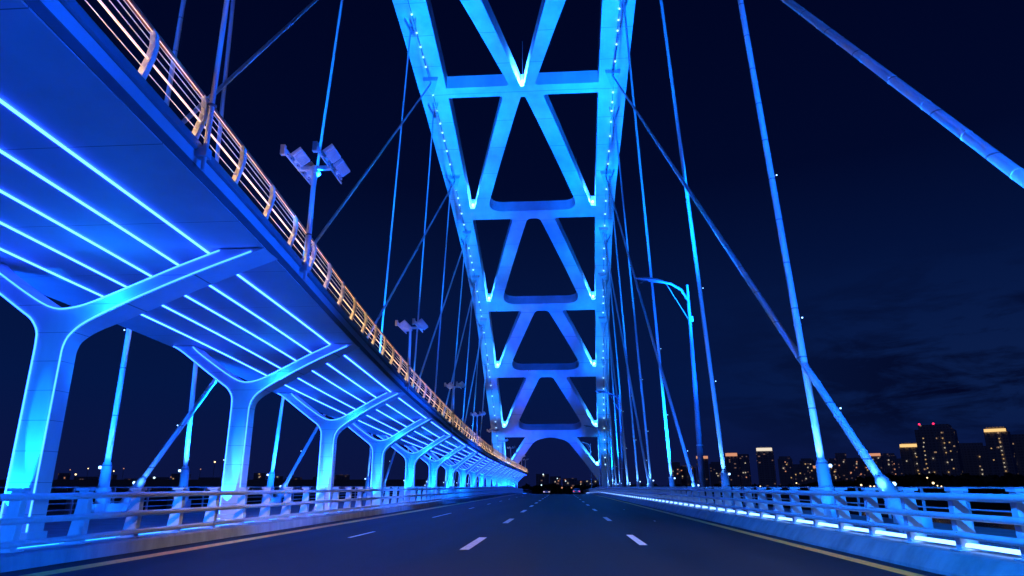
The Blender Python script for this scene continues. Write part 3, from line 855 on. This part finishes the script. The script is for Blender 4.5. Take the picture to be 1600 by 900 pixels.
# low unseen spots added to brighten the far kerb and guardrail
for yy in (7, 19, 33, 50): spot((AR - .6, yy, 2.0), (-8.6, yy + 3, .3), 15000, 26, (.004, .14, 1.0), .8, .2)
spot((7.9, 9.5, .8), (9.0, 17.5, 13), 42000, 46, (.004, .12, 1.0), .9, .2)  # added spot that brightens the first slanting cable
# added spots at rack height that wash the riverside guardrail and the road edge
for ry in (2, 15.75, 31.6, 47.5, 63.5):
    spot((xr(ry) + .7, ry, zs(ry) + 3.0), (7, ry + 5, .8), 3000, 60, (.01, .16, 1.0), .8, .2)
# walkway edge girder washed by added fixtureless spots beyond the riverside guardrail
for yb in (3, 13, 34, 62, 95, 130):
    spot((AR - .5, yb, 1.3), (xr(yb + 1), yb + 1, zs(yb + 1) + 1.3), 19000, 46, (.001, .085, 1.0), .9, .3)

# ------------------------------------------------------------------ street lamps
def street_lamp(y, x, idx):
    root = empty('street_lamp', (x, y, .1 + road_z(y)))
    H = 12.0
    m = MB(); m.tube([(0, 0, 0), (0, 0, 1.2), (0, 0, 6), (0, 0, H)], [.17, .165, .125, .075], 12); m.build('pole', 'lamp_pole', root, smooth=True)
    m = MB(); m.box(-.26, .26, -.26, .26, 0, .06); m.build('base_plate', 'lamp_body', root)
    m = MB(); m.tube([(0, 0, 3.2), (0, 0, 3.25)], .165, 12); m.build('collar', 'lamp_body', root)
    m = MB(); m.box(.06, .18, -.03, .03, H - 2.1, H - 1.8); m.build('control_box', 'lamp_body', root)
    pts = [(0, 0, H - .9), (-.35, 0, H - .25), (-.9, 0, H + .1), (-1.6, 0, H + .28), (-2.1, 0, H + .36)]
    m = MB(); m.tube(pts, [.06, .075, .08, .075, .07], 8); m.build('arm', 'lamp_pole', root, smooth=True)
    m = MB(); m.tube([(-1.15, 0, H + .1), (-.05, 0, H - 2.0)], .022, 6); m.build('stay', 'lamp_pole', root)
    m = MB(); m.tube([(-1.3, 0, H + .22), (-1.8, 0, H + .33), (-2.4, 0, H + .42), (-2.9, 0, H + .50)], [.09, .14, .13, .04], 8); hd = m.build('lamp_head', 'lamp_pole', root, smooth=True)
    m = MB(); m.obox((-2.2, 0, H + .27), (.45, 0, .08), (0, .09, 0), (0, 0, .02)); m.build('lens', 'glass', hd)
    tag(root, 'curved arm street lamp beside the riverside guardrail, %s from the camera' % ORD[idx], 'street lamp', 'street lamps along the riverside guardrail')
    spot((x - .55, y - .55, .5), (x - .05, y - .02, 3.6), 260, 24, (.06, .16, 1.0), .6, .05)
    return root
for i, y in enumerate((36.8, 84.0, 131.0, 172.0)): street_lamp(y, 7.25, i)
# lamp added to the row, unseen behind the viewer, lit to brighten the markings
sl = street_lamp(-10.2, 7.25, 4)
sl['label'] = 'lit curved arm street lamp added unseen behind the viewer to brighten the road'
for c in sl.children_recursive:
    if c.name.startswith('lens'): c.data.materials[0] = M['fill_lamp_lens']
spot((5.0, -10.2, 12.2), (-1.6, 15.5, 0), 36000, 31, (1.0, .76, .62), .6, .15)

# ------------------------------------------------------------------ far side: skyline, trees, lights, traffic
def az(px):
    d = FW + RT * ((px - 800) / FPX) - UP * ((760 - 450) / FPX)
    return Vector((d.x, d.y, 0)).normalized()
def block(px0, px1, ytop, dist, name_label, mat='tower', crown=None, lit=(), beacons=0, setback=True, group='apartment towers on the far bank'):
    u = az((px0 + px1) / 2); c = u * dist
    pxs = 1.0 / FPX * dist * FW.dot(u)                        # metres per photo pixel there
    wd = (px1 - px0) * pxs; z0 = -6.5; h = (760 - ytop) * pxs * 1.04 + CAM_H - z0
    root = empty('apartment_tower', (c.x, c.y, z0))
    root.rotation_euler = (0, 0, -math.atan2(u.x, u.y) + random.uniform(-.15, .15))
    hw = wd / 2; dp = max(10, wd * .5)
    m = MB(); m.box(-hw, hw, -dp, dp, 0, h * (.93 if setback else 1))
    for k in (-.6, .0, .6): m.box(hw * k - hw * .12, hw * k + hw * .12, -dp - 1.0, -dp + .1, 0, h * .9)
    m.build('wall', mat, root)
    if setback:
        m = MB(); m.box(-hw * .8, hw * .8, -dp * .8, dp * .8, h * .93, h); m.build('roof', mat, root)
    if crown:
        m = MB(); m.box(-hw * .93, hw * .93, -dp - 1.3, -dp - .9, h * .95 - 2.5 * pxs, h * .95 + 2.0 * pxs) if setback else m.box(-hw, hw, -dp - 1.3, -dp - .9, h - 4 * pxs, h)
        m.build('roof_sign', crown, root)
    for fx, fz, mt in lit:
        m = MB(); ww = .8 * pxs; xx = fx * hw
        m.box(xx - ww, xx + ww, -dp - 1.25, -dp - 1.02, h * fz - .75 * pxs, h * fz + .75 * pxs); m.build('lit_window', mt, root)
    for k in range(beacons):
        m = MB(); m.ball((hw * (-.75 + .75 * k), -dp * .5, h + 1.5), 1.6 * pxs, 8, 6); m.build('beacon', 'beacon', root)
    tag(root, name_label, 'tower', group)
    return root
rnd = random.Random(5)
def column(fx, z0, z1, n, mt='win_warm', p=.8): return [(fx + rnd.uniform(-.04, .04), z0 + (z1 - z0) * k / n, mt if rnd.random() < .75 else 'win_pale') for k in range(n) if rnd.random() < p]
block(1418, 1447, 697, 1050, 'mid height tower with a short warm light line along its roof', crown='crown_gold', lit=column(-.5, .2, .85, 9, p=.6) + column(.45, .1, .85, 11, p=.7))
block(1451, 1503, 670, 980, 'broadest dark tower with two red roof beacons', beacons=2, lit=column(-.62, .3, .86, 9, p=.9) + column(-.28, .2, .7, 5, p=.5) + column(.42, .3, .86, 8, p=.6) + column(.72, .35, .85, 8, p=.5))
block(1505, 1548, 697, 1150, 'pale lower tower between the two tallest towers', lit=column(.45, .1, .8, 8, p=.8), beacons=1)
block(1559, 1590, 673, 960, 'tall tower with the brightest golden roof crown', crown='crown_gold', lit=column(.25, .15, .88, 12, p=.95) + column(-.6, .5, .85, 4, p=.7))
block(1588, 1618, 684, 1020, 'dark tower cut by the right frame edge', lit=column(-.5, .5, .9, 5, p=.5))
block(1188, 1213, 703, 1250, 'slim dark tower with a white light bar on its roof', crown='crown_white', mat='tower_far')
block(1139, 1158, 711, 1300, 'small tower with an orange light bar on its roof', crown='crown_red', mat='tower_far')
k = 0
x = 1046
desc = ['low', 'slim', 'wide', 'stepped', 'grey']
far_px = []
while x < 1420:
    wd = rnd.uniform(11, 25)
    if not (1134 < x + wd / 2 < 1162 or 1184 < x + wd / 2 < 1216): far_px.append((x, x + wd))
    x += wd + rnd.uniform(-1, 5)
for i, (a, c) in enumerate(far_px):
    yt = 716 + rnd.uniform(-6, 16) + (6 if a < 1120 else 0)
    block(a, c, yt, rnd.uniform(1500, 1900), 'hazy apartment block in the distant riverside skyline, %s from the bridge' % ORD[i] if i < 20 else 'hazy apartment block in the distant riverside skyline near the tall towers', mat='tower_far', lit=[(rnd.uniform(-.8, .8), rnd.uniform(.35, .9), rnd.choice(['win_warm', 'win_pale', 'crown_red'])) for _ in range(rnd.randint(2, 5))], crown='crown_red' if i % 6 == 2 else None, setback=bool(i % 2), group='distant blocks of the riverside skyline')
# left and centre: low distant blocks under the walkway
x = 90; i = 0
while x < 560:
    wd = rnd.uniform(14, 34)
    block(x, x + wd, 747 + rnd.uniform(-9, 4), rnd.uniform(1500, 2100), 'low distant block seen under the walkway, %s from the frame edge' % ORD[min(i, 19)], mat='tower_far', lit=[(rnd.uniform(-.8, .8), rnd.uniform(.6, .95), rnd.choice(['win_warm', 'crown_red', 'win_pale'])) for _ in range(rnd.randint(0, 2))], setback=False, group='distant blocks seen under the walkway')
    x += wd + rnd.uniform(4, 24); i += 1
x = 838; i = 0
while x < 940:
    wd = rnd.uniform(12, 22)
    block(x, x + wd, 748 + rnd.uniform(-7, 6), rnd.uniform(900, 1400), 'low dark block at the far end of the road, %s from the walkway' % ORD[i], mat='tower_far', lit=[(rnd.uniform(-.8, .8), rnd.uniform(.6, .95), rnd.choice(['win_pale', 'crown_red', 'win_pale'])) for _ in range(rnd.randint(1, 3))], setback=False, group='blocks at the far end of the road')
    x += wd + rnd.uniform(-2, 4); i += 1

# dark far-off tree belt on the bank (reads as one mass)
def belt():
    m = MB(); r = random.Random(11)
    def clump(c, s):
        n = 26
        for _ in range(n):
            a = r.uniform(0, 6.283); e = math.asin(r.uniform(-.3, 1)); k = s * r.uniform(.65, 1.05)
            p = c + Vector((math.cos(a) * math.cos(e), math.sin(a) * math.cos(e), math.sin(e))) * k
            q = s * r.uniform(.28, .5)
            u = Vector((r.gauss(0, 1), r.gauss(0, 1), r.gauss(0, 1))).normalized() * q
            v = Vector((r.gauss(0, 1), r.gauss(0, 1), r.gauss(0, 1))).cross(u).normalized() * q
            o = len(m.v); m.v += [tuple(p - u - v), tuple(p + u - v * .6), tuple(p + u * .7 + v), tuple(p - u * .8 + v * .9)]; m.f.append((o, o + 1, o + 2, o + 3))
    px = 820
    while px < 1640:
        top = 762 - (23 if px > 1380 else 7 + 13 * max(0, (px - 1200) / 180) if px > 1200 else 9) - r.uniform(0, 4)
        dist = r.uniform(640, 720)
        u = az(px); sc = dist / FPX * FW.dot(u)
        h = (762 - top) * sc
        for lay in range(2):
            clump(u * (dist + lay * 14) + Vector((0, 0, -6 + h * (.62 - .35 * lay))), h * .52)
        px += r.uniform(3.5, 7)
    return tag(m.build('treeline', 'leaf'), 'dark belt of trees on the far bank below the towers', 'trees', kind='stuff')
belt()
# embankment / viaduct across the water on the left
def viaduct():
    root = empty('river_viaduct', (-200, 330, -6))
    m = MB()
    m.quadstrip([[(x, 330 + .03 * x, 1.0), (x, 330 + .03 * x, 4.4), (x, 342 + .03 * x, 4.4), (x, 342 + .03 * x, 1.0)] for x in (-700, -400, -200, -60)])
    child(m.build('deck', 'parapet', root), root)
    p = None
    for k in range(12):
        q = MB(); q.box(-640 + 50 * k, -636 + 50 * k, 333 + .03 * (-640 + 50 * k), 337 + .03 * (-640 + 50 * k), -14, 1.0)
        child(q.build('pillar', 'parapet', root), root)
    tag(root, 'long low viaduct crossing the water beyond the walkway', 'viaduct')
viaduct()

# scattered town lamps near the far bank, each a lit lamp on its post
def town_lamp(px, py, dist, mat, label, r=1.0):
    u = az(px); c = u * dist; pxs = dist / FPX * FW.dot(u)
    z = CAM_H + (760 - py) * pxs
    base = -6.5 if dist > 500 else -14
    if z < base + 1: z = base + 1
    root = empty('town_lamp', (c.x, c.y, base))
    m = MB(); m.tube([(0, 0, 0), (0, 0, z - base)], .12, 6); m.build('post', 'dark_steel', root)
    m = MB(); m.ball((0, 0, z - base), r * .85 * pxs, 8, 6); m.build('globe', mat, root)
    tag(root, label, 'lamp', 'town lamps on the far banks')
    return root
for px, py, mt, rr, lb in ((1451, 747, 'town_lamp', 1.3, 'warm lamp on a mast above the dark trees below the broad tower'), (1459, 755, 'town_lamp', 2.2, 'large warm lamp at the foot of the trees, brightest of its cluster'),
                           (1465, 759, 'town_lamp', 1.2, 'warm lamp between two others in the cluster below the trees'), (1471, 760, 'town_lamp', 1.3, 'warm lamp ending the cluster towards the golden crowned tower'), (1346, 758, 'town_lamp', 1.8, 'warm white lamp just over the guardrail right of the steep cable'),
                           (1360, 760, 'town_lamp', 1.5, 'left lamp of a close warm pair over the guardrail'), (1366, 760, 'town_lamp', 1.5, 'right lamp of a close warm pair over the guardrail'), (1245, 755, 'town_lamp', 1.2, 'warm lamp alone below the hazy skyline, halfway along the rail'),
                           (1188, 760, 'town_lamp', 1.2, 'warm lamp below the tower with the white roof bar'), (1537, 762, 'town_lamp', 1.1, 'small warm lamp under the trees near the frame edge'), (1262, 761, 'town_lamp', 1.0, 'low warm lamp close to the steep cable foot')):
    town_lamp(px, py, 610, mt, lb, rr)
for px, py, mt, rr, lb in ((115, 742, 'town_lamp', 1.6, 'warm lamp beyond the nearest pier'), (105, 735, 'crown_red', 1.0, 'faint red lamp just right of the nearest pier'), (133, 733, 'town_lamp', 1.0, 'small lamp left of the first steep cable'), (174, 737, 'town_lamp', 1.2, 'orange lamp right of the first steep cable'),
                           (189, 733, 'crown_red', 1.0, 'small red lamp second right of the first steep cable'), (239, 747, 'town_white', 2.0, 'bright white lamp over the viaduct'), (289, 719, 'crown_red', 1.3, 'high orange lamp left of the second steep cable'), (310, 734, 'crown_red', 1.0, 'red lamp right of the second steep cable'),
                           (331, 723, 'town_lamp', 1.5, 'high warm lamp on a post left of the second pier'), (345, 720, 'town_white', 1.2, 'high white lamp close to the second pier'), (265, 746, 'crown_red', 1.0, 'faint red lamp over the viaduct'), (405, 745, 'crown_red', 1.0, 'faint red lamp right of the second pier'), (520, 748, 'town_white', 1.2, 'white lamp right of the third pier'), (452, 750, 'crown_red', .9, 'faint red lamp left of the third pier')):
    town_lamp(px, py, 560, mt, lb, rr)
for px, py, mt, rr, lb in ((849, 742, 'town_white', 1.2, 'pale lamp high at the end of the walkway'), (878, 762, 'crown_red', 1.5, 'red lamp at the far end of the road'), (846, 758, 'town_white', 1.2, 'white lamp low beside the walkway end'), (893, 762, 'crown_red', 1.2, 'red lamp right of centre at the far end of the road'), (884, 752, 'town_white', .9, 'faint white lamp among the far dark blocks'), (871, 748, 'town_white', .9, 'faint white lamp over the far dark blocks')):
    town_lamp(px, py, 620, mt, lb, rr)

# a few cars far down the road
def car(x, y, paint_, label, towards):
    root = empty('car', (x, y, road_z(y) + .02))
    if towards: root.rotation_euler = (0, 0, math.pi)
    m = MB()
    m.fill([[(-2.2, .35), (-2.2, .80), (-2.0, .95), (-1.2, .98), (1.15, .92), (2.05, .80), (2.2, .6), (2.2, .35)]], lambda a, b: (-.88, a, b), lambda a, b: (.88, a, b)); m.build('body', paint_, root, bevel=.05)
    m = MB(); m.fill([[(-1.7, .965), (-1.15, 1.42), (.1, 1.45), (.95, .945)]], lambda a, b: (-.74, a, b), lambda a, b: (.74, a, b)); m.build('cabin', 'glass', root, bevel=.04)
    for sx in (-1, 1):
        for yy in (-1.35, 1.35):
            w_ = MB(); w_.tube([(sx * .70, yy, .33), (sx * .90, yy, .33)], .33, 14); w_.build('wheel', 'tyre', root)
        l = MB(); l.box(sx * .62 - .17, sx * .62 + .17, -2.24, -2.18, .66, .82); l.build('tail_light', 'tail', root)
        l = MB(); l.box(sx * .62 - .16, sx * .62 + .16, 2.16, 2.225, .58, .72); l.build('headlight', 'head', root)
    tag(root, label, 'car', 'cars far down the road')
car(3.4, 168, 'car_light', 'silver car far down the lane by the riverside rail', False)
car(-3.8, 176, 'car_light', 'silver car coming with headlights on, far down the road', True)
